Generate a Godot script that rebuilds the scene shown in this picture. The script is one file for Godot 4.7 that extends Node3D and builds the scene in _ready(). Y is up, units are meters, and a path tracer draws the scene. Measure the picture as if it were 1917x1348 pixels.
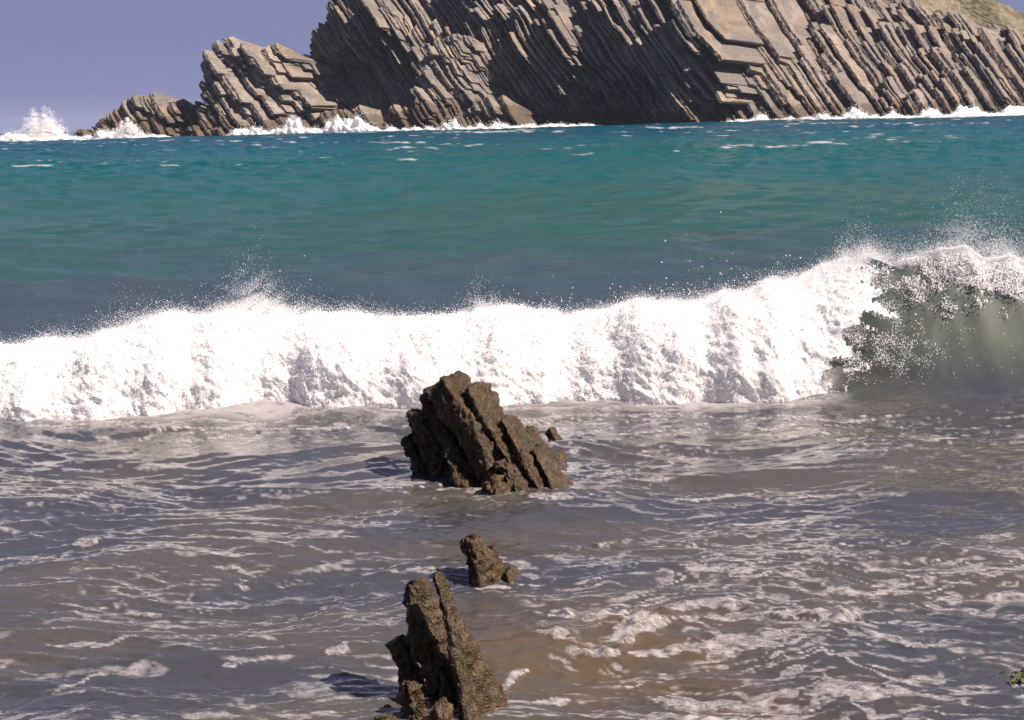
extends Node3D
# A rocky beach: shore rocks, one breaking wave, open sea and a headland of tilted strata.

const STRIKE := Vector3(-0.5, 0.0, 0.866)       # along the beds, towards the left and the camera
const DIP := Vector3(0.507, -0.811, 0.2925)      # down the beds, to the right
const BED := Vector3(0.702, 0.585, 0.4055)       # out of the beds

var noise := FastNoiseLite.new()
var fbm := FastNoiseLite.new()
var fbm_fine := FastNoiseLite.new()
var ridge := FastNoiseLite.new()
var cell := FastNoiseLite.new()
var rng := RandomNumberGenerator.new()
var rock_mat: StandardMaterial3D
var wet_rock_mat: StandardMaterial3D
var water_mat: StandardMaterial3D
var sea_mat: StandardMaterial3D
var foam_mat: StandardMaterial3D
var drop_mat: StandardMaterial3D
var drop_mesh: ArrayMesh

func _ready() -> void:
	# --- camera, sky, sun, exposure
	var cam := Camera3D.new()
	cam.name = "camera"
	cam.fov = 30.0
	cam.near = 0.1
	cam.far = 9000.0
	cam.position = Vector3(0, 1.7, 0)
	cam.rotation_degrees = Vector3(-10.13, 0, -1.46)
	add_child(cam)
	cam.current = true
	var sky_mat := ProceduralSkyMaterial.new()
	sky_mat.sky_top_color = Color(0.336, 0.35, 0.45)
	sky_mat.sky_horizon_color = Color(0.336, 0.354, 0.466)
	sky_mat.sky_curve = 0.12
	sky_mat.ground_bottom_color = Color(0.16, 0.22, 0.24)
	sky_mat.ground_horizon_color = Color(0.30, 0.36, 0.46)
	sky_mat.sun_angle_max = 20.0
	var sky := Sky.new()
	sky.sky_material = sky_mat
	var env := Environment.new()
	env.background_mode = Environment.BG_SKY
	env.sky = sky
	env.tonemap_mode = Environment.TONE_MAPPER_LINEAR
	env.tonemap_exposure = 2.25
	env.fog_enabled = true
	env.fog_density = 0.00009
	env.fog_light_color = Color(0.80, 0.84, 0.95)
	env.sdfgi_enabled = true
	env.ssao_enabled = true
	env.ssil_enabled = true
	var world := WorldEnvironment.new()
	world.name = "world"
	world.environment = env
	add_child(world)
	var sun := DirectionalLight3D.new()
	sun.name = "sun"
	sun.light_energy = 1.6
	sun.light_color = Color(1.0, 0.935, 0.88)
	sun.light_angular_distance = 0.5
	sun.shadow_enabled = true
	add_child(sun)
	sun.look_at_from_position(Vector3(0.62, 0.74, 0.22) * 100.0, Vector3.ZERO, Vector3.UP)

	setup()
	# --- large structure
	build_sea()
	build_headland()
	# --- objects
	build_stacks()
	build_breaker()
	build_shore_rocks()
	build_far_surf()
	build_seaweed()

# ------------------------------------------------------------------ helpers

func setup() -> void:
	rng.seed = 4711
	noise.seed = 3
	noise.noise_type = FastNoiseLite.TYPE_SIMPLEX_SMOOTH
	noise.fractal_type = FastNoiseLite.FRACTAL_NONE
	noise.frequency = 1.0
	fbm.seed = 11
	fbm.noise_type = FastNoiseLite.TYPE_SIMPLEX_SMOOTH
	fbm.fractal_octaves = 4
	fbm.frequency = 1.0
	fbm_fine.seed = 21
	fbm_fine.noise_type = FastNoiseLite.TYPE_SIMPLEX
	fbm_fine.fractal_octaves = 5
	fbm_fine.fractal_gain = 0.58
	fbm_fine.frequency = 1.0
	ridge.seed = 31
	ridge.noise_type = FastNoiseLite.TYPE_SIMPLEX_SMOOTH
	ridge.fractal_type = FastNoiseLite.FRACTAL_RIDGED
	ridge.fractal_octaves = 3
	ridge.frequency = 1.0
	cell.seed = 41
	cell.noise_type = FastNoiseLite.TYPE_CELLULAR
	cell.cellular_return_type = FastNoiseLite.RETURN_DISTANCE
	cell.fractal_type = FastNoiseLite.FRACTAL_NONE
	cell.frequency = 1.0

	rock_mat = StandardMaterial3D.new()
	rock_mat.vertex_color_use_as_albedo = true
	rock_mat.roughness = 0.92
	rock_mat.metallic_specular = 0.3
	rock_mat.albedo_texture = grain_texture(512, 0.02, 5, 0.62, 1.0, 77)
	rock_mat.heightmap_enabled = true
	rock_mat.heightmap_texture = grain_texture(512, 0.03, 5, 0.0, 1.0, 78)
	rock_mat.heightmap_scale = 28.0
	rock_mat.uv1_triplanar = true
	rock_mat.uv1_world_triplanar = true
	rock_mat.uv1_scale = Vector3.ONE * 0.11

	wet_rock_mat = StandardMaterial3D.new()
	wet_rock_mat.vertex_color_use_as_albedo = true
	wet_rock_mat.roughness = 0.4
	wet_rock_mat.metallic_specular = 0.36
	wet_rock_mat.albedo_texture = grain_texture(512, 0.03, 4, 0.45, 1.0, 79)
	wet_rock_mat.heightmap_enabled = true
	wet_rock_mat.heightmap_texture = grain_texture(512, 0.06, 4, 0.0, 1.0, 80)
	wet_rock_mat.heightmap_scale = 0.7
	wet_rock_mat.uv1_triplanar = true
	wet_rock_mat.uv1_world_triplanar = true
	wet_rock_mat.uv1_scale = Vector3.ONE * 4.0

	water_mat = StandardMaterial3D.new()
	water_mat.vertex_color_use_as_albedo = true
	water_mat.roughness = 0.09
	water_mat.metallic_specular = 0.44

	sea_mat = StandardMaterial3D.new()
	sea_mat.vertex_color_use_as_albedo = true
	sea_mat.roughness = 0.22
	sea_mat.metallic_specular = 0.08

	foam_mat = StandardMaterial3D.new()
	foam_mat.vertex_color_use_as_albedo = true
	foam_mat.roughness = 0.85
	foam_mat.metallic_specular = 0.3
	foam_mat.backlight_enabled = true
	foam_mat.backlight = Color(0.95, 0.95, 0.95)

	drop_mat = StandardMaterial3D.new()
	drop_mat.albedo_color = Color(0.96, 0.96, 0.97)
	drop_mat.roughness = 0.35
	drop_mat.backlight_enabled = true
	drop_mat.backlight = Color(1.0, 1.0, 1.0)

	# a droplet: an eight-faced ball
	var st := SurfaceTool.new()
	st.begin(Mesh.PRIMITIVE_TRIANGLES)
	var p := [Vector3(1, 0, 0), Vector3(0, 0, 1), Vector3(-1, 0, 0), Vector3(0, 0, -1)]
	for i in 4:
		for top in [Vector3(0, 1.15, 0), Vector3(0, -1.15, 0)]:
			var a: Vector3 = p[i]
			var b: Vector3 = p[(i + 1) % 4]
			var tri := [b, a, top] if top.y < 0 else [a, b, top]
			for v in tri:
				st.set_normal(v.normalized())
				st.add_vertex(v)
	drop_mesh = st.commit()

func grain_texture(size: int, freq: float, octaves: int, low: float, high: float, seed_: int) -> ImageTexture:
	var n := FastNoiseLite.new()
	n.seed = seed_
	n.noise_type = FastNoiseLite.TYPE_SIMPLEX_SMOOTH
	n.frequency = freq
	n.fractal_octaves = octaves
	n.fractal_gain = 0.6
	var im := n.get_seamless_image(size, size)
	im.convert(Image.FORMAT_L8)
	var data := im.get_data()
	for i in data.size():
		data[i] = int(255.0 * lerpf(low, high, data[i] / 255.0))
	return ImageTexture.create_from_image(Image.create_from_data(size, size, false, Image.FORMAT_L8, data))

func table(t: Array, x: float) -> float:
	if x <= t[0][0]:
		return t[0][1]
	for i in range(1, t.size()):
		if x <= t[i][0]:
			return lerpf(t[i - 1][1], t[i][1], (x - t[i - 1][0]) / (t[i][0] - t[i - 1][0]))
	return t[-1][1]

func mesh_node(called: String, verts: PackedVector3Array, idx: PackedInt32Array, colors: PackedColorArray, normals: PackedVector3Array, mat: Material, parent: Node) -> MeshInstance3D:
	var a := []
	a.resize(Mesh.ARRAY_MAX)
	a[Mesh.ARRAY_VERTEX] = verts
	a[Mesh.ARRAY_INDEX] = idx
	if colors.size() > 0:
		a[Mesh.ARRAY_COLOR] = colors
	if normals.size() > 0:
		a[Mesh.ARRAY_NORMAL] = normals
	var m := ArrayMesh.new()
	m.add_surface_from_arrays(Mesh.PRIMITIVE_TRIANGLES, a)
	m.surface_set_material(0, mat)
	var o := MeshInstance3D.new()
	o.name = called
	o.mesh = m
	parent.add_child(o, true)
	return o

func thing(called: String, label: String, category: String, at := Vector3.ZERO, group := "") -> Node3D:
	var o := Node3D.new()
	o.name = called
	o.position = at
	add_child(o, true)
	o.set_meta("label", label)
	o.set_meta("category", category)
	if group != "":
		o.set_meta("group", group)
	return o

func grid_normals(verts: PackedVector3Array, cols: int, rows: int) -> PackedVector3Array:
	var n := PackedVector3Array()
	n.resize(verts.size())
	for j in rows:
		var j0 := maxi(j - 1, 0) * cols
		var j1 := mini(j + 1, rows - 1) * cols
		var r := j * cols
		for i in cols:
			var du := verts[r + mini(i + 1, cols - 1)] - verts[r + maxi(i - 1, 0)]
			var dv := verts[j1 + i] - verts[j0 + i]
			n[r + i] = du.cross(dv).normalized()
	return n

func droplets(called: String, buffer: PackedFloat32Array, parent: Node) -> void:
	# buffer: x, y, z, radius for each drop
	var mm := MultiMesh.new()
	mm.transform_format = MultiMesh.TRANSFORM_3D
	mm.mesh = drop_mesh
	var count := buffer.size() / 4
	mm.instance_count = count
	var data := PackedFloat32Array()
	data.resize(count * 12)
	for k in count:
		var r := buffer[k * 4 + 3]
		data[k * 12] = r
		data[k * 12 + 5] = r
		data[k * 12 + 10] = r
		data[k * 12 + 3] = buffer[k * 4]
		data[k * 12 + 7] = buffer[k * 4 + 1]
		data[k * 12 + 11] = buffer[k * 4 + 2]
	mm.buffer = data
	var o := MultiMeshInstance3D.new()
	o.name = called
	o.multimesh = mm
	o.material_override = drop_mat
	o.set_meta("kind", "stuff")
	parent.add_child(o, true)

# ------------------------------------------------------------------ sea

const CREST := [[-9.0, 0.36], [-5.0, 0.4], [-3.2, 0.43], [-2.7, 0.47], [-2.14, 0.58], [-1.7, 0.55], [-1.27, 0.55], [-0.6, 0.50], [-0.17, 0.54], [0.54, 0.52], [1.39, 0.60], [1.95, 0.70], [2.3, 0.78], [2.55, 0.7], [2.95, 0.76], [3.4, 0.8], [5.0, 0.75], [9.0, 0.6]]

func crest_h(x: float) -> float:
	return table(CREST, x) - 0.035 * smoothstep(2.1, 1.6, x) + 0.04 * noise.get_noise_1d(x * 1.1 + 40.0) + 0.018 * noise.get_noise_1d(x * 3.3 + 4.0) + smoothstep(2.3, 2.6, x) * (0.07 * noise.get_noise_1d(x * 1.7 + 2.0) + 0.03 * noise.get_noise_1d(x * 6.0))

func crest_z(x: float) -> float:
	return -8.42 + 0.1 * noise.get_noise_1d(x * 0.5) - 0.12 * smoothstep(1.4, 2.4, x) + 0.1 * smoothstep(2.5, 3.2, x)

# streaks and lumps of foam on the surf: x, z, half length, half width, turn, strength, lift
const FOAM_SPOTS := [
	[0.14, -5.84, 0.2, 0.05, 0.1, 1.0, 0.012], [-1.28, -4.52, 0.13, 0.035, -0.5, 1.0, 0.012], [-1.42, -4.3, 0.18, 0.03, -0.5, 0.8, 0.006],
	[-1.84, -5.39, 0.12, 0.05, 0.0, 0.9, 0.02], [-0.94, -4.05, 0.07, 0.05, 0.4, 0.9, 0.006], [-1.3, -3.95, 0.16, 0.018, 0.9, 0.95, 0.01], [-0.49, -4.16, 0.07, 0.05, 0.3, 1.0, 0.01],
	[0.39, -4.26, 0.11, 0.075, 0.1, 1.3, 0.028], [0.05, -4.24, 0.16, 0.05, -0.6, 0.9, 0.02], [0.27, -4.4, 0.16, 0.045, -0.2, 0.95, 0.03], [0.28, -4.12, 0.2, 0.04, 0.15, 1.0, 0.02],
	[0.62, -4.36, 0.2, 0.05, 0.2, 0.95, 0.02], [0.9, -4.32, 0.28, 0.07, 0.1, 0.95, 0.02], [1.09, -4.29, 0.14, 0.08, 0.3, 1.1, 0.03], [0.6, -4.12, 0.3, 0.05, -0.1, 0.9, 0.01],
	[0.93, -3.74, 0.26, 0.06, 0.0, 1.05, 0.01], [1.14, -3.72, 0.22, 0.07, 0.2, 0.9, 0.01], [0.48, -3.6, 0.16, 0.05, 0.0, 1.2, 0.02], [1.25, -4.09, 0.22, 0.05, -0.5, 0.9, 0.01], [0.5, -3.72, 0.3, 0.06, 0.1, 0.75, 0.0], [1.3, -4.6, 0.3, 0.06, 0.0, 0.8, 0.01],
	[0.75, -4.75, 0.35, 0.05, -0.2, 0.75, 0.01], [0.4, -5.2, 0.16, 0.06, 0.1, 0.75, 0.03], [-0.35, -4.95, 0.3, 0.04, 0.1, 0.7, 0.0], [-0.1, -5.0, 0.25, 0.03, 0.0, 0.75, 0.0], [0.9, -5.9, 0.3, 0.03, 0.05, 0.9, 0.0],
	[1.35, -5.85, 0.4, 0.04, 0.0, 0.7, 0.0], [-1.1, -6.1, 0.5, 0.05, 0.1, 0.55, 0.0], [-2.0, -6.4, 0.5, 0.06, 0.0, 0.55, 0.0], [-1.6, -3.8, 0.25, 0.05, 0.3, 0.8, 0.0], [0.05, -3.72, 0.14, 0.04, 0.2, 0.7, 0.0],
	[-0.52, -6.2, 0.14, 0.03, 0.3, 0.85, 0.006], [-0.3, -6.08, 0.16, 0.025, 0.0, 0.85, 0.006], [-0.08, -6.12, 0.12, 0.025, -0.3, 0.8, 0.006], [0.08, -6.45, 0.16, 0.03, -0.2, 0.95, 0.01], [-0.03, -3.92, 0.09, 0.025, 0.6, 0.95, 0.006], [-0.06, -3.75, 0.07, 0.02, 1.2, 0.9, 0.004], [-0.5, -3.75, 0.08, 0.025, 0.2, 0.9, 0.006], [0.02, -4.76, 0.08, 0.02, 0.0, 0.9, 0.006], [-0.17, -4.7, 0.07, 0.016, 0.0, 0.8, 0.004],
	[0.3, -7.62, 1.1, 0.07, 0.0, 0.95, 0.015], [-1.6, -7.5, 1.2, 0.08, 0.0, 0.75, 0.01], [1.7, -7.4, 0.9, 0.07, 0.0, 0.75, 0.01], [0.28, -6.72, 0.2, 0.035, 0.3, 0.95, 0.01], [-0.45, -6.15, 0.3, 0.03, 0.2, 0.6, 0.0],
]
# whitecaps on the open sea: x, z, half length, half width
const WHITECAPS := [[-5.1, -109.0, 2.2, 1.0], [2.6, -84.0, 1.4, 0.5], [5.2, -86.0, 1.8, 0.5], [20.2, -122.0, 4.0, 1.6], [47.8, -157.0, 5.5, 2.2], [-42.2, -118.0, 3.5, 1.2], [28.5, -123.0, 3.0, 1.2], [-9.5, -116.0, 3.0, 1.2], [33.0, -100.0, 1.6, 0.5], [-24.0, -96.0, 1.4, 0.5], [15.0, -130.0, 6.0, 1.6], [-15.0, -150.0, 5.0, 2.0], [44.0, -190.0, 7.0, 4.0], [65.0, -200.0, 9.0, 4.0], [24.0, -180.0, 7.0, 3.0], [-3.0, -180.0, 8.0, 3.0]]

func sea_point(x: float, d: float) -> Array:
	# height, foam amount and body colour of the water at x, z = -d
	var z := -d
	var h := 0.0
	var foam := 0.0
	var near := 1.0 - smoothstep(8.0, 10.5, d)
	var far := 1.0 - near
	# big swell, only outside the surf
	if d > 9.0:
		var k := smoothstep(9.0, 40.0, d)
		h += k * 0.34 * noise.get_noise_2d(x * 0.012 + 3.0, z * 0.034)
		h += smoothstep(9.0, 20.0, d) * 0.07 * noise.get_noise_2d(x * 0.05, z * 0.13 + 9.0)
		# long low set wave that shows darker behind the breaker
		h += 0.16 * exp(-pow((d - 13.2 + 0.12 * x) / 1.0, 2.0)) + 0.10 * exp(-pow((d - 18.5 + 0.3 * x + 0.5 * noise.get_noise_1d(x * 0.2)) / 1.5, 2.0))
		h += smoothstep(9.0, 16.0, d) * 0.05 * (0.6 - absf(noise.get_noise_2d(x * 0.25 + 7.0, z * 0.55)))
		if d < 120.0:
			h += (1.0 - smoothstep(60.0, 110.0, d)) * smoothstep(9.0, 14.0, d) * 0.05 * noise.get_noise_2d(x * 0.75, z * 1.7 + 5.0)
		if d < 45.0:
			h += (1.0 - smoothstep(20.0, 45.0, d)) * 0.013 * (0.5 - absf(noise.get_noise_2d(x * 1.9, z * 4.6 + 2.0)))
			h += (1.0 - smoothstep(20.0, 45.0, d)) * 0.0026 * noise.get_noise_2d(x * 7.1, z * 13.5 + 2.0)
		if d > 25.0 and d < 400.0:
			h += 0.12 * smoothstep(25.0, 70.0, d) * (0.5 - absf(noise.get_noise_2d(x * 0.42, z * 0.85 + 33.0)))
			h += 0.03 * smoothstep(25.0, 50.0, d) * noise.get_noise_2d(x * 1.3, z * 1.9 + 3.0)
		if d > 60.0:
			h += 0.16 * smoothstep(50.0, 120.0, d) * noise.get_noise_2d(x * 0.16, z * 0.34)
	if near > 0.0:
		var wx := x + 0.2 * noise.get_noise_2d(x * 0.7, z * 0.7 + 40.0)
		var wz := z + 0.2 * noise.get_noise_2d(x * 0.7 + 20.0, z * 0.7)
		var a := noise.get_noise_2d(wx * 0.55, wz * 1.15)
		h += near * 0.03 * a
		h += near * 0.019 * (0.55 - absf(noise.get_noise_2d(wx * 0.9 + 4.0, wz * 1.9 + 3.0)))
		h += near * 0.012 * (0.5 - absf(noise.get_noise_2d(wx * 1.7, wz * 4.6)))
		h += near * 0.0062 * (0.5 - absf(noise.get_noise_2d(wx * 3.8, wz * 10.0 + 6.0)))
		h += near * 0.0034 * (0.5 - absf(noise.get_noise_2d(x * 7.0 + 2.0, z * 20.0)))
		if d < 7.0:
			h += (1.0 - smoothstep(5.5, 7.0, d)) * 0.0011 * noise.get_noise_2d(x * 20.0, z * 43.0)
	# the wave
	var body := 0.0
	var face := 0.0
	if d > 6.0 and d < 13.0:
		var dz := z - crest_z(x)
		var hh: float = crest_h(x)
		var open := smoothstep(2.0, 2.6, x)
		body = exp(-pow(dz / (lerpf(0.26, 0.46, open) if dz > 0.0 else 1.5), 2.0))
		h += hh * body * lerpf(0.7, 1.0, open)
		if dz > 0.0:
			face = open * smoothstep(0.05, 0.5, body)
			body *= lerpf(0.4, 1.3, open)
	# foam
	var lipfoam := 0.0
	if body > 0.3 and x > 2.3:
		var shape := h / maxf(0.1, crest_h(x))
		var torn := fbm.get_noise_3d(x * 5.0, h * 7.0, z * 5.0)
		lipfoam = smoothstep(0.70, 0.86, shape + 0.3 * torn) * smoothstep(2.55, 2.85, x + 0.3 * torn) * smoothstep(9.6, 8.9, d)
	if near > 0.0:
		var fx := x + 0.12 * noise.get_noise_2d(x * 1.6 + 11.0, z * 2.2) + 0.03 * noise.get_noise_2d(x * 7.0, z * 9.0)
		var fz := z + 0.09 * noise.get_noise_2d(x * 1.6, z * 2.2 + 31.0) + 0.02 * noise.get_noise_2d(x * 7.0 + 5.0, z * 9.0)
		var dens := 0.5 + 0.5 * noise.get_noise_2d(x * 0.5 + 60.0, z * 0.7)
		dens += 0.3 * smoothstep(-0.2, 1.2, x) * (1.0 - smoothstep(4.2, 5.6, d)) + 0.15 * (1.0 - smoothstep(3.4, 4.2, d))
		var l1 := 1.0 - absf(noise.get_noise_2d(fx * 0.9 + 3.0, fz * 4.2))
		var l2 := 1.0 - absf(noise.get_noise_2d(fx * 2.2 + 8.0, fz * 8.5 + 4.0))
		var breakup := 0.5 + 0.5 * fbm.get_noise_2d(fx * 4.0, fz * 9.0) * 1.5
		var f := 0.75 * smoothstep(0.935, 0.985, l1) * smoothstep(0.4, 0.95, dens * (0.3 + 1.2 * breakup)) + 0.8 * smoothstep(0.91, 0.97, l2) * smoothstep(0.45, 1.0, dens * (0.3 + 1.2 * breakup))
		f += 0.6 * smoothstep(0.35, 0.55, noise.get_noise_2d(fx * 5.0, fz * 24.0)) * smoothstep(0.35, 0.8, dens * (0.2 + 1.3 * breakup))  # fine dashes: foam, and sky glints painted in the same pale colour
		f += 0.45 * smoothstep(0.45, 0.62, noise.get_noise_2d(fx * 2.2 + 50.0, fz * 17.0)) * smoothstep(0.1, 0.5, noise.get_noise_2d(fx * 0.9, fz * 2.0 + 77.0) + 0.15)
		var spot := 0.0
		for s in FOAM_SPOTS:
			var dx: float = fx - s[0]
			var dy: float = fz - s[1]
			var reach: float = s[2] * 1.6
			if absf(dx) > reach or absf(dy) > reach:
				continue
			var cs := cos(s[4])
			var sn := sin(s[4])
			var q: float = pow((dx * cs - dy * sn) / s[2], 2.0) + pow((dx * sn + dy * cs) / s[3], 2.0)
			var g := exp(-q * 1.2)
			spot = maxf(spot, s[5] * g)
			h += s[6] * g * (0.7 + 0.6 * noise.get_noise_2d(x * 14.0, z * 18.0))
		f += smoothstep(0.5, 0.66, spot * (0.7 + 0.7 * breakup + 0.25 * noise.get_noise_2d(x * 26.0, z * 40.0)))
		f *= 0.56 + 0.55 * fbm_fine.get_noise_2d(x * 14.0 + 9.0, z * 26.0) * 1.6
		var toe := smoothstep(7.55, 7.9, d + 0.15 * noise.get_noise_2d(x * 1.4, 9.0)) * smoothstep(2.1, 1.7, x)
		f = f * (1.0 - smoothstep(7.45, 7.75, d)) + toe * smoothstep(0.2, 0.75, breakup + 0.35 * toe)
		foam = clampf(maxf(f * near, lipfoam), 0.0, 1.0)
	elif d > 60.0:
		for s in WHITECAPS:
			var dx: float = x - s[0]
			var dy: float = z - s[1]
			if absf(dx) > s[2] * 2.0 or absf(dy) > s[3] * 2.5:
				continue
			var q: float = pow(dx / s[2], 2.0) + pow((dy - 0.12 * dx) / s[3], 2.0)
			foam = maxf(foam, 0.8 * smoothstep(0.3, 0.85, exp(-q) * (0.8 + 0.7 * noise.get_noise_2d(x * 0.8 + 0.5 * z, z * 0.9))))
		foam = maxf(foam, 0.7 * smoothstep(0.5, 0.78, noise.get_noise_2d(x * 0.35 + 5.0, z * 0.24) * (0.7 + 0.5 * noise.get_noise_2d(x * 0.05, z * 0.04 + 50.0)) + 0.1 * noise.get_noise_2d(x * 1.5, z)))
	return [h, foam, body, face]

func water_color(x: float, d: float, body: float, face: float) -> Color:
	# suspended sand in the surf, green water over the shelf, blue-green water off the headland
	var t := log(d) + 0.16 * noise.get_noise_2d(x * 0.1 + 0.05 * d, d * 0.22) + 0.05 * noise.get_noise_2d(x * 0.6, d * 0.9)
	var sand := Color(0.053, 0.049, 0.044)
	var c := Color(0.032, 0.050, 0.064)  # blue-grey behind the breaker: sky reflection put into the water colour
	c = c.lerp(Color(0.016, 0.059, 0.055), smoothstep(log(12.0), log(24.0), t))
	c = c.lerp(Color(0.002, 0.062, 0.065), smoothstep(log(24.0), log(60.0), t))
	c = c.lerp(Color(0.0005, 0.041, 0.070), smoothstep(log(60.0), log(160.0), t))
	var s := (1.0 - smoothstep(7.0, 10.0, d + 0.6 * noise.get_noise_2d(x * 0.7, d))) * (1.0 - 0.8 * clampf(body * 1.6, 0.0, 1.0))
	sand = sand.lerp(Color(0.036, 0.038, 0.046), smoothstep(-0.3, 0.5, noise.get_noise_2d(x * 0.6 + 90.0, d * 1.1)))
	# a patch of stirred-up sand beside the nearest rock
	var stirred := exp(-pow((x - 0.22) / 0.42, 2.0) - pow((d - 4.15) / 0.3, 2.0)) + 0.6 * exp(-pow((x - 0.6) / 0.5, 2.0) - pow((d - 3.7) / 0.25, 2.0))
	sand = sand.lerp(Color(0.075, 0.055, 0.032), clampf(stirred * (0.9 + 0.7 * noise.get_noise_2d(x * 3.0, d * 5.0)), 0.0, 0.85))
	return c.lerp(sand, s).lerp(Color(0.125, 0.138, 0.110), 0.85 * face)  # green wave face, lightened in the colour to offset shade under the lip

func build_sea() -> void:
	var ks := PackedFloat32Array()
	for i in 24:
		ks.append(-1.2 + 0.74 * i / 24.0)
	for i in 700:
		ks.append(-0.46 + 0.92 * i / 700.0)
	for i in 25:
		ks.append(0.46 + 0.74 * i / 24.0)
	var ds := PackedFloat32Array()
	var yy := 1343.0 * 1.7 / 2.7
	while yy > 0.35:
		ds.append(1343.0 * 1.7 / yy)
		var d := 1343.0 * 1.7 / yy
		var step := 1.25 if yy > 4.0 else 0.25
		var most := 0.45 if d < 70.0 else 0.9
		if d < 240.0:
			step = minf(step, yy - 1343.0 * 1.7 / (d + most))
		yy -= step
	var cols := ks.size()
	var rows := ds.size()
	var verts := PackedVector3Array()
	verts.resize(cols * rows)
	var colors := PackedColorArray()
	colors.resize(cols * rows)
	var foams := PackedFloat32Array()
	foams.resize(cols * rows)
	var white := Color(0.44, 0.415, 0.42)
	for j in rows:
		var d := ds[j]
		for i in cols:
			var x := ks[i] * d
			var p := sea_point(x, d)
			var at := j * cols + i
			verts[at] = Vector3(x, p[0], -d)
			var f: float = p[1]
			foams[at] = f
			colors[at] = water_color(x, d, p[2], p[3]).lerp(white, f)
	var normals := grid_normals(verts, cols, rows)
	var wi := PackedInt32Array()
	var si := PackedInt32Array()
	var fi := PackedInt32Array()
	for j in rows - 1:
		for i in cols - 1:
			var a := j * cols + i
			var q := [a, a + cols, a + 1, a + 1, a + cols, a + cols + 1]
			if ds[j] < 9.0 and foams[a] + foams[a + 1] + foams[a + cols] + foams[a + cols + 1] > 1.6:
				fi.append_array(q)
			elif verts[a].z > crest_z(verts[a].x):
				si.append_array(q)
			else:
				wi.append_array(q)
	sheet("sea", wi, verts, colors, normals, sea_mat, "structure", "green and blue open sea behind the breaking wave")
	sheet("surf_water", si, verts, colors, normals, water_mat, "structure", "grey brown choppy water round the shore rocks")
	var foam := sheet("sea_foam", fi, verts, colors, normals, foam_mat, "stuff", "thin pale foam streaks floating on the grey surf")
	foam.set_meta("category", "foam")

func sheet(called: String, fi: PackedInt32Array, verts: PackedVector3Array, colors: PackedColorArray, normals: PackedVector3Array, mat: Material, kind: String, label: String) -> MeshInstance3D:
	# a mesh with only its own vertices
	var remap := PackedInt32Array()
	remap.resize(verts.size())
	remap.fill(-1)
	var fv := PackedVector3Array()
	var fc := PackedColorArray()
	var fn := PackedVector3Array()
	for k in fi.size():
		var a := fi[k]
		if remap[a] < 0:
			remap[a] = fv.size()
			fv.append(verts[a])
			fc.append(colors[a])
			fn.append(normals[a])
		fi[k] = remap[a]
	var o := mesh_node(called, fv, fi, fc, fn, mat, self)
	o.set_meta("kind", kind)
	o.set_meta("label", label)
	return o

# ------------------------------------------------------------------ strata

func face_at(centre: Vector3, c: float, y: float, front: Callable) -> float:
	var base := centre + BED * c + DIP * ((centre.y + c * BED.y - y) / 0.811)
	var s := 0.0
	for it in 6:
		s = lerpf(s, (front.call(base.x + STRIKE.x * s, y) - base.z) / STRIKE.z, 0.8)
	return s

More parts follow.
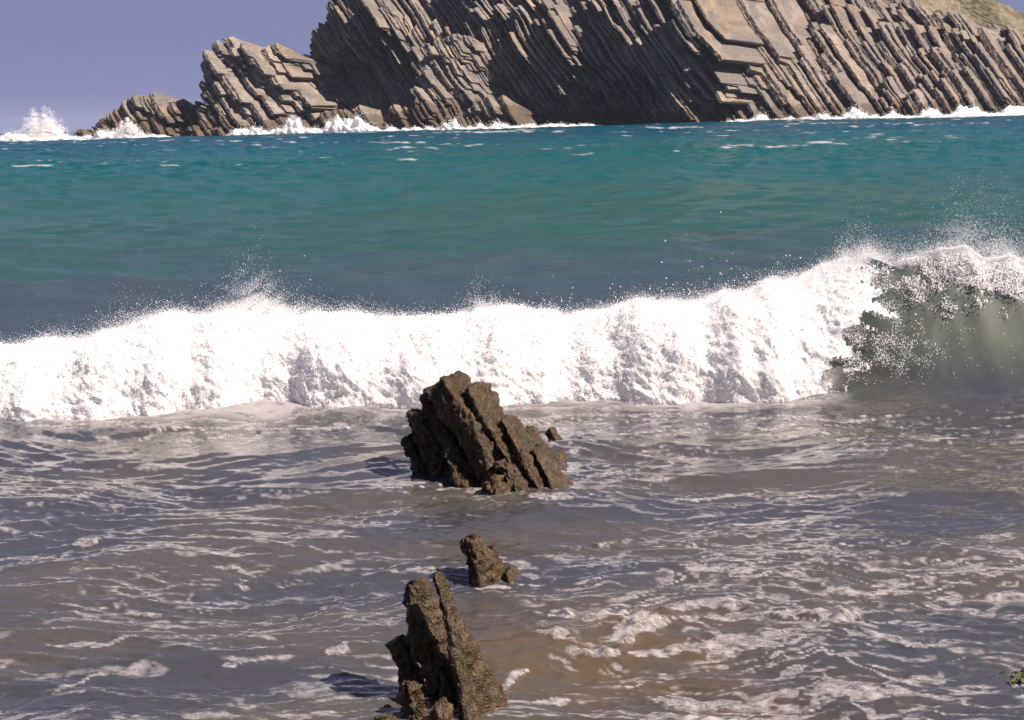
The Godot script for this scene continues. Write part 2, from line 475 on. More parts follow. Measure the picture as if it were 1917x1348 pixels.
func strata(parent: Node3D, centre: Vector3, c0: float, c1: float, thick: Vector2, front: Callable, top: Callable, amp: float, block: float, depth: float, dy: float, ymax: float, seed_: int, tide: float) -> void:
	# beds of rock that dip to the right; «front» gives the z of the rock face at x, y and «top» its height at x
	var r := RandomNumberGenerator.new()
	r.seed = seed_
	var c := c0
	var k := 0
	while c < c1:
		k += 1
		var t := r.randf_range(thick.x, thick.y)
		if r.randf() < 0.25:
			t *= 0.5
		var broad := smoothstep(70.0, 115.0, c)
		t *= lerpf(1.0, 1.5, broad)
		if broad > 0.3 and r.randf() < 0.22:
			t *= 1.7
		var off := amp * lerpf(1.0, 1.7, broad) * (1.3 * noise.get_noise_1d(c * 0.16 + seed_) + r.randf_range(-0.5, 0.5))
		var nsub := 3 if t > thick.x * 0.8 else 2
		var edges := [0.0]
		for q in range(1, nsub):
			edges.append((q + r.randf_range(-0.28, 0.28)) / nsub)
		edges.append(1.0)
		var so := []
		var bh := []
		var ph := []
		for q in nsub:
			so.append(r.randf_range(-0.45, 0.25) * minf(t, 1.6))
			bh.append(block * r.randf_range(0.5, 1.6))
			ph.append(r.randf_range(0.0, 50.0))
		var tint := r.randf_range(0.82, 1.12)
		var warm := r.randf_range(-0.012, 0.015)
		var topjag := r.randf_range(-0.06, 0.1) * ymax * 0.35
		# rows from the top of the bed down
		var rows := []
		var started := false
		var y := ymax
		while y > -1.6:
			var d: float = (centre.y + c * BED.y - y) / 0.811
			var base := centre + BED * c + DIP * d
			var s := face_at(centre, c, y, front)
			var px := base.x + STRIKE.x * s
			if not started and y <= top.call(px) + topjag:
				started = true
			if started:
				rows.append([y, base, s, px])
			y -= dy
		c += t
		if rows.size() < 4:
			continue
		var verts := PackedVector3Array()
		var cols := PackedColorArray()
		var back := [depth]
		for e in [13.0, 9.0, 6.0, 4.0, 2.4, 1.1]:
			if e < depth * 0.9:
				back.append(e)
		var ahead := back.duplicate()
		ahead.reverse()
		var fall := r.randf_range(0.1, 0.75)
		var per := back.size() * 2 + nsub * 2
		var known := {}
		for j in rows.size():
			var row: Array = rows[j]
			var yy: float = row[0]
			var base: Vector3 = row[1]
			base += BED * (0.35 * noise.get_noise_2d(yy * 0.12, (c - t) * 0.05 + seed_))
			var rim := 1.0 - exp(-float(j) * dy / 0.5)     # the top edge is broken back
			var ring := []
			var ss := []
			for q in nsub:
				var blk := floorf((yy + ph[q] + 0.5 * noise.get_noise_2d(yy, ph[q])) / bh[q])
				var hsh := fposmod(sin(blk * 12.9898 + ph[q] * 78.233) * 43758.5453, 1.0)
				var key := blk * 8.0 + q
				if not known.has(key):
					known[key] = face_at(centre, c - t, clampf((blk + 0.5) * bh[q] - ph[q], 0.0, rows[0][0]), front)
				ss.append(lerpf(known[key], row[2], 0.12) + off + so[q] + (hsh - 0.55) * amp * 0.75 + 0.16 * fbm_fine.get_noise_3d(yy * 0.9, c * 1.3, ph[q]) * amp - (1.0 - rim) * 0.7)
			for e in back:
				ring.append(Vector2(0.12 * fbm.get_noise_3d(yy * 0.5, e * 0.5, c), ss[0] - e))
			for q in nsub:
				ring.append(Vector2(edges[q] * t + 0.09 * t * noise.get_noise_2d(yy * 1.3, ph[q]), ss[q]))
				ring.append(Vector2(edges[q + 1] * t + 0.09 * t * noise.get_noise_2d(yy * 1.3, ph[q] + 7.0), ss[q] - 0.15 * t * r.randf()))
			for e in ahead:
				ring.append(Vector2(t + 0.34 * fbm.get_noise_3d(yy * 0.45, e * 0.45, c + 9.0) + 0.08, ss[nsub - 1] - e))
			for p in ring:
				var v: Vector3 = base + BED * p.x + STRIKE * p.y
				v += DIP * (fall * clampf(ss[0] - p.y, 0.0, 14.0) * exp(-float(j) * dy / 2.5))
				verts.append(v)
				var n1 := fbm_fine.get_noise_3d(v.x * 0.22, v.y * 0.22, v.z * 0.22)
				var col := Color(0.285 + warm, 0.245, 0.205 - warm) * (tint * (1.0 + 0.5 * n1))
				# grey lichen and rusty seeps in patches
				col = col.lerp(Color(0.20, 0.185, 0.165), smoothstep(0.05, 0.3, noise.get_noise_3d(v.x * 0.09, v.y * 0.14, v.z * 0.09 + 5.0)))
				col = col.lerp(Color(0.26, 0.15, 0.08), 0.3 * smoothstep(0.45, 0.7, noise.get_noise_3d(v.x * 0.13 + 30.0, v.y * 0.2, v.z * 0.1)))
				# weed and wet stain left by the tide, with a ragged upper edge
				var edge := tide + 2.2 * fbm.get_noise_3d(v.x * 0.12, v.y * 0.12, v.z * 0.12 + 70.0) + 0.8 * r.randf_range(-0.5, 0.5)
				if v.y < edge:
					col = col.lerp(Color(0.105, 0.078, 0.052), 0.75)
				col.a = 1.0
				cols.append(col)
		var idx := PackedInt32Array()
		for j in rows.size() - 1:
			for q in per - 1:
				var a := j * per + q
				idx.append_array([a, a + 1, a + per, a + 1, a + per + 1, a + per])
		for q in range(1, per - 1):
			idx.append_array([0, q + 1, q])
		mesh_node("rock_layer", verts, idx, cols, PackedVector3Array(), rock_mat, parent)

func bump(x: float, y: float, cx: float, cy: float, rx: float, ry: float) -> float:
	return exp(-pow((x - cx) / rx, 2.0) - pow((y - cy) / ry, 2.0))

func headland_front(x: float, y: float) -> float:
	var z := -285.0
	var right := x - 38.0
	if right > 0.0:
		z -= 0.62 * right + 0.85 * y * smoothstep(-4.0, 34.0, right)
	else:
		z += 0.32 * right
	z -= 0.12 * y + 1.15 * maxf(0.0, y - 17.0 - 5.0 * noise.get_noise_1d(x * 0.06)) * smoothstep(-35.0, 5.0, x)
	z += 0.42 * minf(y, 16.0) * smoothstep(-22.0, 0.0, x) * smoothstep(62.0, 30.0, x)   # the face hangs over
	z -= 8.0 * bump(x, y, 20.0, 7.0, 12.0, 9.0)                   # the dark hollow under the lip
	z -= 5.0 * bump(x, y, -3.0, 8.0, 6.0, 12.0)
	z += 6.0 * bump(x, y, -29.0, 26.0, 6.0, 6.0)
	z -= 6.0 * bump(x, y, 88.0, 13.0, 7.0, 6.0)                   # hollow in the right slope
	z -= 5.0 * bump(x, y, 70.0, 20.0, 6.0, 4.0)
	z += 4.0 * noise.get_noise_2d(x * 0.045, y * 0.07)
	return z

func right_line(x: float) -> float:
	return 35.5 - 0.235 * (x - 78.0)

const HEAD_TOP := [[-56.0, -3.0], [-53.0, 6.0], [-50.4, 11.5], [-49.0, 15.5], [-46.8, 16.8], [-44.1, 20.2], [-41.5, 23.2], [-40.2, 26.4], [-39.4, 29.0], [-35.0, 35.5], [-16.0, 41.0], [20.0, 45.0], [50.0, 41.0], [62.0, 37.0], [78.0, 36.0], [97.0, 31.5], [126.0, 25.0], [150.0, 18.0], [185.0, 5.0], [200.0, -3.0]]

func headland_top(x: float) -> float:
	return table(HEAD_TOP, x)

func build_headland() -> void:
	var head := Node3D.new()
	head.name = "headland"
	add_child(head)
	head.set_meta("kind", "structure")
	head.set_meta("label", "tall headland of tilted pale and dark rock layers across the water")
	strata(head, Vector3(-60, 0, -300), -8.0, 180.0, Vector2(0.55, 1.45), headland_front, headland_top, 1.8, 11.0, 34.0, 0.42, 46.0, 5, 3.2)
	# dry grass and scree above the beds on the right
	var nx := 190
	var nt := 120
	var verts := PackedVector3Array()
	var cols := PackedColorArray()
	for j in nt:
		var t := -6.0 + 96.0 * pow(float(j) / (nt - 1), 1.35)
		for i in nx:
			var x := 20.0 + 170.0 * i / (nx - 1)
			var yl := right_line(x)
			var z := headland_front(x, maxf(yl, 0.0)) - t
			var ridge_y := 32.8 - 0.48 * (x - 140.0) + 1.2 * noise.get_noise_1d(x * 0.08)
			var y := yl - 1.0 + 0.5 * t
			y = minf(y, ridge_y - 0.012 * maxf(0.0, y - ridge_y))
			y = minf(y, 46.0)
			y += 1.0 * fbm.get_noise_2d(x * 0.06, z * 0.06) + 0.55 * fbm_fine.get_noise_2d(x * 0.5, z * 0.5)
			if t > 70.0:
				y -= (t - 70.0) * 2.5
			verts.append(Vector3(x, y, z))
			var g := smoothstep(-0.05, 0.25, fbm.get_noise_2d(x * 0.07 + 40.0, z * 0.07) + 0.018 * (t - 16.0))
			var dry := Color(0.26, 0.22, 0.155).lerp(Color(0.22, 0.18, 0.13), smoothstep(0.0, 0.4, fbm_fine.get_noise_2d(x * 0.3, z * 0.3)))
			var col := dry.lerp(Color(0.13, 0.13, 0.06), g * 0.7)
			cols.append(col * (1.0 + 0.5 * fbm_fine.get_noise_2d(x * 1.1 + 8.0, z * 1.1)))
	var idx := PackedInt32Array()
	for j in nt - 1:
		for i in nx - 1:
			var a := j * nx + i
			idx.append_array([a, a + nx, a + 1, a + 1, a + nx, a + nx + 1])
	mesh_node("grass_slope", verts, idx, cols, PackedVector3Array(), rock_mat, head)

func stack_rock(called: String, label: String, category: String, profile: Array, z0: float, lean: Vector2, amp: float, thick: Vector2, seed_: int, tide: float, group := "") -> void:
	var x0: float = profile[0][0]
	var x1: float = profile[-1][0]
	var high := 0.0
	for p in profile:
		high = maxf(high, p[1])
	var root := thing(called, label, category, Vector3.ZERO, group)
	var mid := (x0 + x1) * 0.5
	var half := (x1 - x0) * 0.5
	var front := func(x: float, y: float) -> float:
		return z0 - lean.x * (x - mid) - lean.y * y - 0.35 * half * pow(clampf(absf(x - mid) / half, 0.0, 1.3), 3.0) + amp * 1.2 * noise.get_noise_2d(x * 0.2 + seed_, y * 0.2)
	var top := func(x: float) -> float:
		return table(profile, x)
	var w := x1 - x0
	strata(root, Vector3(x0, 0, z0), -w * 0.25, w * 1.1 + high * 0.7, thick, front, top, amp, 4.0, half * 0.9, 0.25, high * 1.1, seed_, tide)

func build_stacks() -> void:
	stack_rock("sea_stack", "tall pale rock stack with slanting ribs left of the headland", "rock stack", [[-69.0, -3.0], [-67.8, 2.2], [-66.7, 7.3], [-66.2, 11.9], [-66.0, 15.5], [-63.7, 18.8], [-59.7, 20.6], [-56.9, 19.0], [-53.7, 18.7], [-50.9, 19.0], [-49.0, 16.7], [-46.1, 1.7], [-45.2, -3.0]], -292.0, Vector2(0.35, 0.3), 1.3, Vector2(1.0, 2.2), 17, 3.4)
	stack_rock("rock_buttress", "pale ribbed buttress standing out from the dark middle of the cliff", "rock", [[-22.0, -3.0], [-19.6, 7.0], [-18.6, 13.9], [-16.3, 17.1], [-13.4, 19.2], [-9.4, 19.4], [-7.6, 12.0], [-5.0, 2.0], [-4.0, -3.0]], -284.0, Vector2(0.35, 0.4), 1.0, Vector2(0.8, 1.6), 53, 6.0)
	stack_rock("low_rock", "low rounded brown rock at the far left end of the point", "rock", [[-95.0, -3.0], [-93.5, 0.6], [-90.0, 2.0], [-85.7, 5.5], [-81.4, 8.4], [-77.3, 9.2], [-74.5, 8.2], [-72.0, 4.4], [-66.9, 0.8], [-65.0, -3.0]], -292.0, Vector2(0.2, 0.35), 0.8, Vector2(0.9, 1.8), 23, 5.0)
	stack_rock("jagged_rock", "small dark jagged rock between the low rock and the tall stack", "rock", [[-74.0, -3.0], [-72.7, 5.0], [-71.4, 7.9], [-69.0, 6.6], [-66.0, 6.4], [-63.5, 7.4], [-61.5, 6.6], [-58.0, -2.0]], -296.0, Vector2(0.1, 0.15), 0.8, Vector2(0.8, 1.6), 29, 7.0)
	stack_rock("shore_ledge", "low ribbed brown ledge in white foam right of the tall stack", "rock", [[-44.0, -3.0], [-41.4, 1.2], [-39.6, 3.8], [-35.0, 4.7], [-31.8, 5.0], [-27.7, -1.0]], -284.0, Vector2(0.2, 0.4), 0.7, Vector2(0.8, 1.6), 31, 4.0)
	stack_rock("ribbed_ledge", "ribbed brown ledge below the pale buttress of the dark cliff", "rock", [[-14.0, -3.0], [-11.9, 1.8], [-8.5, 4.2], [-4.6, 6.3], [-0.7, 6.0], [3.6, -1.0]], -276.0, Vector2(0.2, 0.4), 0.7, Vector2(0.8, 1.5), 37, 4.0)
	stack_rock("foot_boulder", "small brown boulder at the foot of the dark cliff", "rock", [[-27.0, -3.0], [-25.7, 4.2], [-23.9, 5.3], [-21.1, 4.3], [-17.9, -1.0]], -283.0, Vector2(0.15, 0.3), 0.6, Vector2(0.8, 1.5), 41, 4.0)

# ------------------------------------------------------------------ breaking wave

func build_breaker() -> void:
	var wave := thing("breaking_wave", "white foaming wave breaking behind the tallest shore rock", "wave", Vector3(0, 0, -8.0))
	var nu := 1000
	var nv := 130
	var verts := PackedVector3Array()
	verts.resize(nu * nv)
	var cols := PackedColorArray()
	cols.resize(nu * nv)
	var shown := PackedFloat32Array()
	shown.resize(nu * nv)
	for j in nv:
		var th := PI * (0.0 + 1.0 * j / (nv - 1))
		for i in nu:
			var x := lerpf(-5.2, 5.2, float(i) / (nu - 1))
			var zc := crest_z(x)
			var hh: float = crest_h(x) * (0.98 + 0.06 * noise.get_noise_1d(x * 3.0)) + 0.02
			var toe := 0.53 + 0.10 * noise.get_noise_1d(x * 0.9 + 5.0) + 0.05 * noise.get_noise_1d(x * 3.1)
			var cz := cos(th)
			var sy := sin(th)
			var base := Vector3(x, hh * pow(sy, 1.0 if cz > 0.0 else 0.75) - 0.02, zc + (toe if cz > 0.0 else 0.55) * cz)
			if x > 2.3 and cz > 0.0:
				# beyond the break the foam lies on the open face of the wave
				base.z = lerpf(base.z, zc + 0.005 + 0.46 * sqrt(-log(clampf(base.y / hh, 0.05, 0.995))), smoothstep(2.3, 2.6, x))
			var nrm := Vector3(0.0, sy, cz)
			var q := base + Vector3(0.04 * noise.get_noise_3d(base.x * 4.0, base.y * 4.0, base.z * 4.0), 0, 0)
			var big := fbm.get_noise_3d(q.x * 2.2, q.y * 2.4, q.z * 2.4)
			var puff := 0.5 - cell.get_noise_3d(q.x * 11.0, q.y * 12.0, q.z * 12.0)
			var fine := fbm_fine.get_noise_3d(q.x * 13.0, q.y * 14.0, q.z * 14.0)
			var amt := (0.05 * big + 0.005 * puff + 0.019 * fine) * smoothstep(0.0, 0.25, sy + 0.1) * lerpf(1.0, 0.45, smoothstep(2.35, 2.6, x))
			# coverage: the whole face on the left, only the lip beyond the break on the right
			var cover := 1.0
			var ragged := 0.12 * fine + 0.1 * big
			if x > 1.75:
				var edge: float = table([[0.0, 1.86], [0.12, 1.95], [0.25, 2.0], [0.36, 2.12], [0.46, 2.3], [0.62, 2.32], [0.8, 2.18]], base.y + 0.5 * ragged)
				var lip := smoothstep(edge + 0.03, edge - 0.03, x + 1.6 * ragged + 0.12 * noise.get_noise_2d(base.y * 9.0, x * 3.0))
				cover = lip
			var v := base + nrm * amt
			verts[j * nu + i] = v - wave.position
			shown[j * nu + i] = cover
			var thin := smoothstep(0.1, 0.5, fbm_fine.get_noise_3d(q.x * 5.0 + 20.0, q.y * 5.0, q.z * 5.0)) * smoothstep(0.25, 0.0, base.y) * 0.5
			cols[j * nu + i] = Color(0.90, 0.89, 0.885).lerp(Color(0.42, 0.4, 0.34), thin)
	var normals := grid_normals(verts, nu, nv)
	var idx := PackedInt32Array()
	for j in nv - 1:
		for i in nu - 1:
			var a := j * nu + i
			if shown[a] > 0.5 and shown[a + 1] > 0.5 and shown[a + nu] > 0.5 and shown[a + nu + 1] > 0.5:
				idx.append_array([a, a + nu, a + 1, a + 1, a + nu, a + nu + 1])
	mesh_node("foam", verts, idx, cols, normals, foam_mat, wave)
	# droplets: a fuzz over the foam and jets above the crest
	var buf := PackedFloat32Array()
	for k in 560000:
		var a := rng.randi_range(0, nu * nv - 1)
		var row := float(a / nu) / (nv - 1)
		if shown[a] < 0.5 or row > 0.72:
			continue
		var sy := sin(PI * row)
		var base := verts[a]
		var wisp := 0.5 + 0.5 * fbm.get_noise_3d(base.x * 5.0, base.y * 5.0, base.z * 5.0)
		if rng.randf() > (0.25 + wisp) * lerpf(0.4, 1.0, smoothstep(0.45, 0.85, sy)):
			continue
		var n := Vector3(0.0, sy, cos(PI * row))
		var out := -(0.005 + 0.026 * wisp * sy * sy) * log(maxf(rng.randf(), 0.001)) - 0.006
		var v := base + n * out + Vector3(rng.randf_range(-0.008, 0.008), rng.randf_range(-0.006, 0.006), rng.randf_range(-0.008, 0.008))
		buf.append_array([v.x, v.y, v.z, rng.randf_range(0.0014, 0.0044) * (1.0 if out < 0.02 else 0.55)])
	# jets: x, spread, mean height, count, size
	for jet in [[-1.62, 0.14, 0.075, 9000, 0.0019], [-1.66, 0.34, 0.055, 9000, 0.0018], [-1.6, 0.3, 0.09, 500, 0.0032], [-1.5, 0.7, 0.03, 6000, 0.0017], [-2.45, 0.13, 0.05, 1800, 0.0019], [-2.4, 0.3, 0.06, 150, 0.0032], [-2.8, 0.4, 0.03, 2600, 0.0018], [-0.19, 0.07, 0.05, 1800, 0.0019], [-0.12, 0.12, 0.03, 1500, 0.0019], [-0.9, 0.14, 0.03, 1500, 0.0018], [0.25, 0.5, 0.07, 230, 0.0033], [1.25, 0.35, 0.1, 260, 0.0042], [1.3, 0.5, 0.03, 9000, 0.0016], [2.2, 0.1, 0.055, 6000, 0.0019], [2.45, 0.16, 0.045, 6000, 0.0019], [2.95, 0.2, 0.09, 10000, 0.0019], [3.4, 0.4, 0.1, 7000, 0.0019], [3.0, 0.3, 0.1, 400, 0.0032], [0.0, 2.6, 0.02, 4500, 0.0016], [0.8, 0.45, 0.022, 9000, 0.0016]]:
		for k in int(jet[3] * (2.2 if jet[4] < 0.0025 else 1.0)):
			var x: float = jet[0] + rng.randfn() * jet[1]
			var up: float = -jet[2] * log(maxf(rng.randf(), 0.0005)) * exp(-0.5 * pow((x - jet[0]) / jet[1], 2.0) * 0.5)
			var clump := noise.get_noise_2d(x * 9.0, up * 9.0 + jet[0])
			if clump < -0.25 and rng.randf() < 0.7:
				continue
			var y: float = crest_h(x) * 0.98 + up
			var z: float = crest_z(x) - wave.position.z + rng.randfn() * 0.08
			buf.append_array([x, y, z, jet[4] * (0.68 if jet[4] < 0.0025 else 0.9) * rng.randf_range(0.4, 1.4)])
	# spray thrown over the green face on the right
	for k in 11000:
		var x := 2.0 + absf(rng.randfn()) * 0.32
		var hh: float = crest_h(x)
		var f := rng.randf()
		var y := hh * (0.2 + 0.8 * f) + rng.randfn() * 0.03
		if noise.get_noise_2d(x * 6.0, y * 8.0) < rng.randf_range(-0.5, 0.55) + 0.35 * smoothstep(2.2, 2.8, x):
			continue
		var z := crest_z(x) - wave.position.z + 0.46 * sqrt(-log(clampf(y / hh, 0.1, 0.99))) + 0.02 - 0.02 * log(maxf(rng.randf(), 0.001))
		buf.append_array([x, y, z, rng.randf_range(0.001, 0.0034)])
	for k in 60000:
		var x := rng.randf_range(2.42, 5.0)
		var hh: float = crest_h(x)
		var y := hh * (1.03 - 0.5 * pow(rng.randf(), 1.3))
		var torn := fbm.get_noise_2d(x * 5.0, y * 7.0)
		if y / hh + 0.4 * torn + rng.randf_range(-0.12, 0.12) < 0.8 or x + 0.5 * torn < rng.randf_range(2.5, 2.9):
			continue
		var z := crest_z(x) - wave.position.z + 0.46 * sqrt(-log(clampf(y / hh, 0.1, 0.995))) - 0.014 * log(maxf(rng.randf(), 0.001))
		buf.append_array([x, y + 0.01, z, rng.randf_range(0.002, 0.005)])
	droplets("spray", buf, wave)

# ------------------------------------------------------------------ shore rocks

func rock_slab(parent: Node3D, at: Vector3, strike: Vector3, dip: Vector3, size: Vector3, taper: float, rough: float, seed_: int) -> void:
	# «at» is the middle of the slab's top in world space; size: along the strike, down the dip, thickness
	var nrm := strike.cross(dip).normalized()
	var rings := int(clampf(size.y / 0.0065, 24, 120))
	var segs := int(clampf((size.x + size.z) * 2.0 / 0.0065, 36, 170))
	var verts := PackedVector3Array()
	var cols := PackedColorArray()
	var sd := float(seed_) * 3.7
	for j in rings + 1:
		var v := float(j) / rings
		var dd := v * size.y
		var g := 1.0
		var cap := 0.05 * size.y
		if dd < cap:
			g = pow(1.0 - pow(1.0 - dd / cap, 2.0), 0.5)
		var k := lerpf(1.0 - taper, 1.0, smoothstep(0.0, 0.8, v)) * g
		for i in segs:
			var a := TAU * i / segs
			var ca := cos(a)
			var sa := sin(a)
			var rr := pow(pow(absf(ca), 5.0) + pow(absf(sa), 5.0), -0.2)
			var ex := ca * rr * size.x * 0.5 * k
			var en := sa * rr * size.z * 0.5 * (0.4 + 0.6 * k) * (g if g < 1.0 else 1.0)
			var p := at + strike * ex + nrm * en + dip * dd
			var outw := (strike * ca + nrm * sa).normalized()
			# ribs along the dip, ragged joints across it, barnacled skin
			var along := p.dot(dip)
			var across := p.dot(nrm)
			var str_ := p.dot(strike)
			var big := fbm.get_noise_3d(str_ * 5.0 + sd, across * 7.0, along * 3.2)
			var rib := ridge.get_noise_3d(across * 9.0 + sd, str_ * 5.0, along * 1.8)
			var joint := ridge.get_noise_3d(along * 9.0 + sd, str_ * 3.0, across * 3.0)
			var skin := fbm_fine.get_noise_3d(p.x * 22.0 + sd, p.y * 22.0, p.z * 22.0)
			var barn := cell.get_noise_3d(p.x * 55.0, p.y * 55.0, p.z * 55.0)
			var amt := rough * (0.052 * big - 0.026 * rib - 0.014 * joint + 0.026 * skin) - 0.005 * barn
			p += outw * amt + dip * (-0.03 * rough * fbm.get_noise_2d(ex * 14.0 + sd, en * 14.0)) * (1.0 - smoothstep(0.0, 0.25, v))
			verts.append(p - parent.position)
			var tone := 1.0 + 0.6 * skin + 0.3 * big
			var col := Color(0.076, 0.045, 0.017) * tone
			col = col.lerp(Color(0.21, 0.16, 0.09), 0.45 * smoothstep(0.2, -0.25, barn + 0.55) * smoothstep(-0.1, 0.35, noise.get_noise_3d(p.x * 9.0, p.y * 9.0, p.z * 9.0)))
			col = col.lerp(Color(0.06, 0.058, 0.02), 0.6 * smoothstep(0.15, 0.45, noise.get_noise_3d(p.x * 7.0 + 9.0, p.y * 7.0, p.z * 7.0 + sd)))
			col.a = 1.0
			cols.append(col)
	var idx := PackedInt32Array()
	for j in rings:
		for i in segs:
			var a := j * segs + i
			var b := j * segs + (i + 1) % segs
			idx.append_array([a, b, a + segs, b, b + segs, a + segs])
	# smooth normals
	var nn := PackedVector3Array()
	nn.resize(verts.size())
	for t in range(0, idx.size(), 3):
		var f := (verts[idx[t + 2]] - verts[idx[t]]).cross(verts[idx[t + 1]] - verts[idx[t]])
		nn[idx[t]] += f
		nn[idx[t + 1]] += f
		nn[idx[t + 2]] += f
	for t in nn.size():
		nn[t] = nn[t].normalized()
	mesh_node("rock_slab", verts, idx, cols, nn, wet_rock_mat, parent)

func build_shore_rocks() -> void:
	# size: along the strike, down the dip, thickness
	var s := Vector3(-0.704, 0.0, 0.71)
	var d := Vector3(0.469, -0.751, 0.465).normalized()
	var bed := s.cross(d).normalized()
	var mid := thing("shore_rock", "largest dark brown rock with slanting cracks in front of the wave", "rock", Vector3(-0.2, 0, -6.45))
	# across the beds, along the strike, height of the top, then size, taper, roughness
	var o := Vector3(-0.315, 0.475, -6.42)
	var k := 0
	for b in [
		[-0.38, 0.05, 0.16, Vector3(0.2, 0.36, 0.09), 0.3, 0.8], [-0.29, 0.03, 0.29, Vector3(0.22, 0.55, 0.09), 0.35, 0.8], [-0.17, 0.0, 0.395, Vector3(0.22, 0.72, 0.15), 0.45, 0.75], [0.0, 0.02, 0.475, Vector3(0.2, 0.8, 0.165), 0.1, 0.6],
		[0.106, -0.03, 0.455, Vector3(0.19, 0.8, 0.038), 0.2, 0.65], [0.146, -0.07, 0.32, Vector3(0.17, 0.62, 0.036), 0.3, 0.5], [0.182, -0.10, 0.19, Vector3(0.15, 0.42, 0.035), 0.35, 0.4],
		[-0.10, 0.16, 0.17, Vector3(0.07, 0.3, 0.05), 0.6, 0.9], [0.11, 0.08, 0.15, Vector3(0.11, 0.32, 0.05), 0.4, 0.9], [0.075, 0.17, 0.08, Vector3(0.1, 0.22, 0.06), 0.4, 1.0]]:
		k += 1
		rock_slab(mid, o + bed * b[0] + s * b[1] + d * ((o.y + bed.y * b[0] - b[2]) / -d.y), s, d, b[3], b[4], b[5], k)
	var knob := thing("dark_rock", "small dark rock knob at the right foot of the largest rock", "rock", Vector3(0.12, 0, -6.75))
	rock_slab(knob, Vector3(0.07, 0.17, -6.62), s, d, Vector3(0.11, 0.36, 0.075), 0.3, 0.35, 11)
	rock_slab(knob, Vector3(0.20, 0.03, -6.66), s, d, Vector3(0.13, 0.22, 0.07), 0.4, 0.4, 12)
	var tip := thing("rock_tip", "tiny brown rock tip poking out right of the largest rock", "rock", Vector3(0.22, 0, -7.1))
	rock_slab(tip, Vector3(0.19, 0.06, -7.05), s, d, Vector3(0.08, 0.2, 0.07), 0.35, 0.3, 13)
	# the two nearer rocks are seen more from above and stand steeper
	var d2 := Vector3(0.29, -0.935, 0.17).normalized()
	var s2 := Vector3(-0.68, 0.0, 0.73)
	s2 = (s2 - d2 * s2.dot(d2)).normalized()
	var small := thing("small_shore_rock", "small brown rock standing just behind the nearest split rock", "rock", Vector3(-0.15, 0, -4.85))
	rock_slab(small, Vector3(-0.175, 0.17, -4.85), s2, d2, Vector3(0.15, 0.34, 0.11), 0.3, 0.7, 14)
	rock_slab(small, Vector3(-0.10, 0.11, -4.87), s2, d2, Vector3(0.15, 0.24, 0.08), 0.4, 0.7, 15)
	rock_slab(small, Vector3(-0.035, 0.045, -4.84), s2, d2, Vector3(0.13, 0.18, 0.07), 0.35, 0.4, 16)
	var near := thing("split_shore_rock", "nearest brown rock, split in two by a deep dark cleft", "rock", Vector3(-0.3, 0, -3.95))
	var n2 := s2.cross(d2).normalized()
	o = Vector3(-0.305, 0.355, -3.85)
	k = 30
	for b in [
		[0.0, 0.02, 0.355, Vector3(0.16, 0.8, 0.10), 0.3, 0.65], [0.142, 0.03, 0.42, Vector3(0.21, 0.85, 0.055), 0.7, 0.4], [0.05, 0.05, 0.12, Vector3(0.14, 0.4, 0.07), 0.3, 0.8],
		[-0.10, 0.05, 0.17, Vector3(0.12, 0.4, 0.07), 0.55, 0.8], [0.03, 0.18, 0.12, Vector3(0.12, 0.36, 0.07), 0.5, 0.9], [0.12, 0.17, 0.08, Vector3(0.12, 0.3, 0.05), 0.4, 0.8], [0.04, 0.32, 0.06, Vector3(0.15, 0.26, 0.08), 0.4, 0.9], [0.12, 0.32, 0.03, Vector3(0.13, 0.2, 0.06), 0.4, 0.9]]:
		k += 1
		rock_slab(near, o + n2 * b[0] + s2 * b[1] + d2 * ((o.y + n2.y * b[0] + s2.y * b[1] - b[2]) / -d2.y), s2, d2, b[3], b[4], b[5], k)

# ------------------------------------------------------------------ surf under the cliffs, spray, weed

func foam_bank(called: String, label: String, path: Array, seed_: int) -> void:
	# path: x, z, height, half width
	var mid: Array = path[path.size() / 2]
	var o := thing(called, label, "foam", Vector3(mid[0], 0, mid[1]), "surf under the cliffs")
	var nu := 40 * (path.size() - 1)
	var nv := 26
	var verts := PackedVector3Array()
	var cols := PackedColorArray()
	var buf := PackedFloat32Array()
	for j in nv:
		var th := PI * j / (nv - 1)
		for i in nu + 1:
			var f := float(i) / nu * (path.size() - 1)
			var k := mini(int(f), path.size() - 2)
			var u := f - k
			var p0: Array = path[k]
			var p1: Array = path[k + 1]
			var x := lerpf(p0[0], p1[0], u)
			var z := lerpf(p0[1], p1[1], u)
			var ends := smoothstep(0.0, 0.06, float(i) / nu) * smoothstep(1.0, 0.94, float(i) / nu)
			var hh := lerpf(p0[2], p1[2], u) * ends * (0.4 + 1.3 * smoothstep(-0.1, 0.7, noise.get_noise_2d(x * 0.11, seed_)) + 0.3 * noise.get_noise_2d(x * 0.5, seed_))
			var w := lerpf(p0[3], p1[3], u)
			var n := fbm.get_noise_3d(x * 0.45, th * 1.2, z * 0.3 + seed_)
			var v := Vector3(x, (hh + 0.3) * sin(th) * (1.0 + 0.6 * n) - 0.3, z + w * cos(th) * (1.0 + 0.4 * n))
			verts.append(v - o.position)
			cols.append(Color(0.86, 0.86, 0.86))
			if rng.randf() < 0.8 and sin(th) > 0.4:
				buf.append_array([v.x - o.position.x + rng.randfn() * 0.3, v.y - hh * 0.22 * log(maxf(rng.randf(), 0.01)), v.z - o.position.z, rng.randf_range(0.03, 0.09)])
	var idx := PackedInt32Array()
	for j in nv - 1:
		for i in nu:
			var a := j * (nu + 1) + i
			idx.append_array([a, a + nu + 1, a + 1, a + 1, a + nu + 1, a + nu + 2])
	mesh_node("foam", verts, idx, cols, grid_normals(verts, nu + 1, nv), foam_mat, o)
	droplets("spray", buf, o)

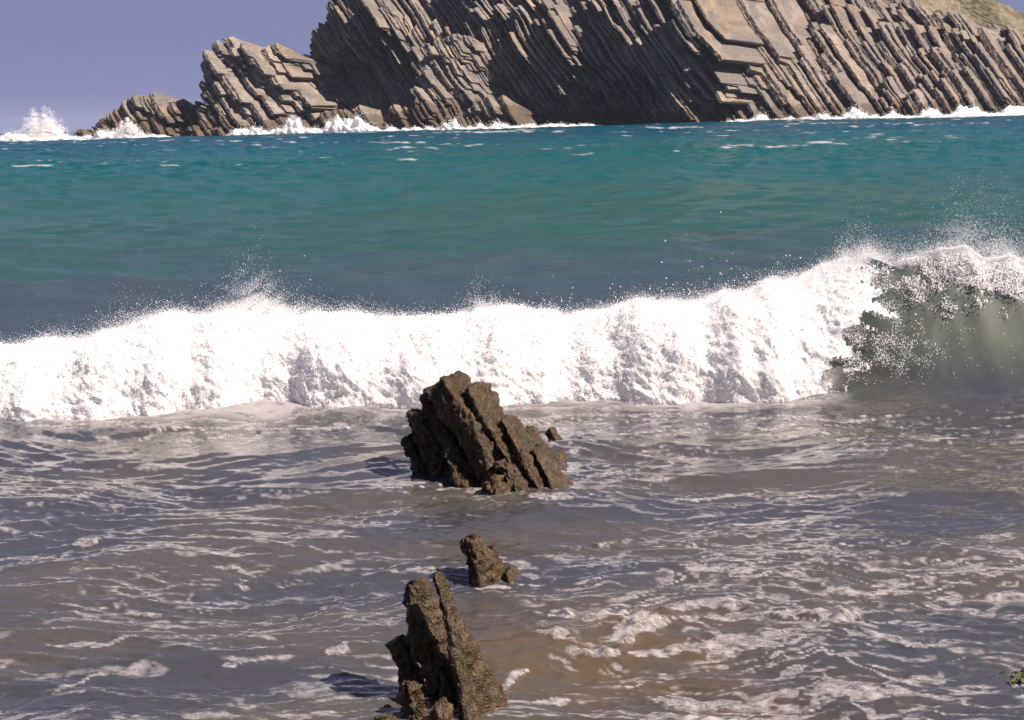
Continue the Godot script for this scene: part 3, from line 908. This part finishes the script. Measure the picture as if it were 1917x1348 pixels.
func plume(called: String, label: String, at: Vector3, lean: float, width: float, height: float, count: int, size: float) -> void:
	var o := thing(called, label, "sea spray", at)
	var buf := PackedFloat32Array()
	for k in count:
		var f := pow(rng.randf(), 1.9)
		var x := rng.randfn() * width * (0.32 + 0.1 * f) + lean * f * height
		var top := height * exp(-pow(absf(x - lean * height * 0.4) / width, 2.0)) * (0.75 + 0.5 * noise.get_noise_2d(x * 1.3, at.x))
		var y := f * top
		if noise.get_noise_2d(x * 0.9 + at.x, y * 0.9) < rng.randf_range(-0.8, 0.2):
			continue
		buf.append_array([x, y, rng.randfn() * width * 0.2, size * rng.randf_range(0.4, 1.3) * (1.2 - 0.7 * f)])
	droplets("spray", buf, o)

func build_far_surf() -> void:
	foam_bank("surf_line", "white surf line at the foot of the low rock far left", [[-108.0, -287.0, 0.6, 2.0], [-96.0, -286.0, 1.0, 3.0], [-85.0, -284.0, 1.3, 3.0], [-78.0, -283.0, 1.5, 3.0], [-70.0, -284.0, 0.6, 2.0]], 3)
	foam_bank("surf_line", "white surf line at the foot of the tall pale stack", [[-58.0, -284.0, 0.6, 2.0], [-50.0, -282.0, 1.6, 3.0], [-40.0, -278.0, 1.8, 3.0], [-30.0, -276.0, 1.5, 3.0], [-20.0, -274.0, 1.2, 3.0]], 7)
	foam_bank("surf_line", "white surf line under the pale buttress of the dark cliff", [[-22.0, -273.0, 1.0, 2.5], [-10.0, -270.0, 1.5, 3.0], [2.0, -270.0, 1.4, 3.0], [12.0, -271.0, 1.1, 3.0], [18.0, -272.0, 0.8, 2.0]], 11)
	foam_bank("surf_line", "thin white surf line along the foot of the lit right slope", [[44.0, -280.0, 0.8, 2.0], [56.0, -285.0, 1.0, 2.0], [66.0, -286.0, 1.3, 2.0], [76.0, -290.0, 1.2, 2.0], [90.0, -298.0, 1.0, 2.0], [110.0, -312.0, 1.0, 2.0], [130.0, -325.0, 0.8, 2.0]], 13)
	plume("spray_plume", "tall burst of white spray left of the low rock", Vector3(-97.5, 0.0, -290.0), -0.25, 5.5, 7.5, 42000, 0.075)
	plume("spray_splash", "low white splash against the front of the low rock", Vector3(-79.0, 0.0, -282.0), 0.3, 3.5, 4.2, 22000, 0.08)

func build_seaweed() -> void:
	var o := thing("seaweed", "clump of green seaweed floating at the right edge", "seaweed", Vector3(1.515, 0.0, -3.8))
	var mat := StandardMaterial3D.new()
	mat.albedo_color = Color(0.04, 0.052, 0.012).linear_to_srgb()
	mat.roughness = 0.75
	mat.backlight_enabled = true
	mat.backlight = Color(0.2, 0.25, 0.05)
	for k in 26:
		var verts := PackedVector3Array()
		var idx := PackedInt32Array()
		var a := rng.randf() * TAU
		var p := Vector3(rng.randfn() * 0.016, 0.004, rng.randfn() * 0.012)
		var l := rng.randf_range(0.025, 0.055)
		for j in 9:
			var f := j / 8.0
			var dir := Vector3(cos(a), 0, sin(a))
			var w := 0.005 * (1.0 - f * 0.7) + 0.0015
			var side := Vector3(-sin(a), 0.3, cos(a)) * w
			var c := p + dir * l * f + Vector3(0, 0.014 * sin(f * PI) * rng.randf_range(0.6, 1.2), 0)
			verts.append(c - side)
			verts.append(c + side + Vector3(0, 0.003, 0))
			a += rng.randf_range(-0.35, 0.35)
			if j < 8:
				idx.append_array([j * 2, j * 2 + 1, j * 2 + 2, j * 2 + 1, j * 2 + 3, j * 2 + 2])
		mesh_node("frond", verts, idx, PackedColorArray(), PackedVector3Array(), mat, o)
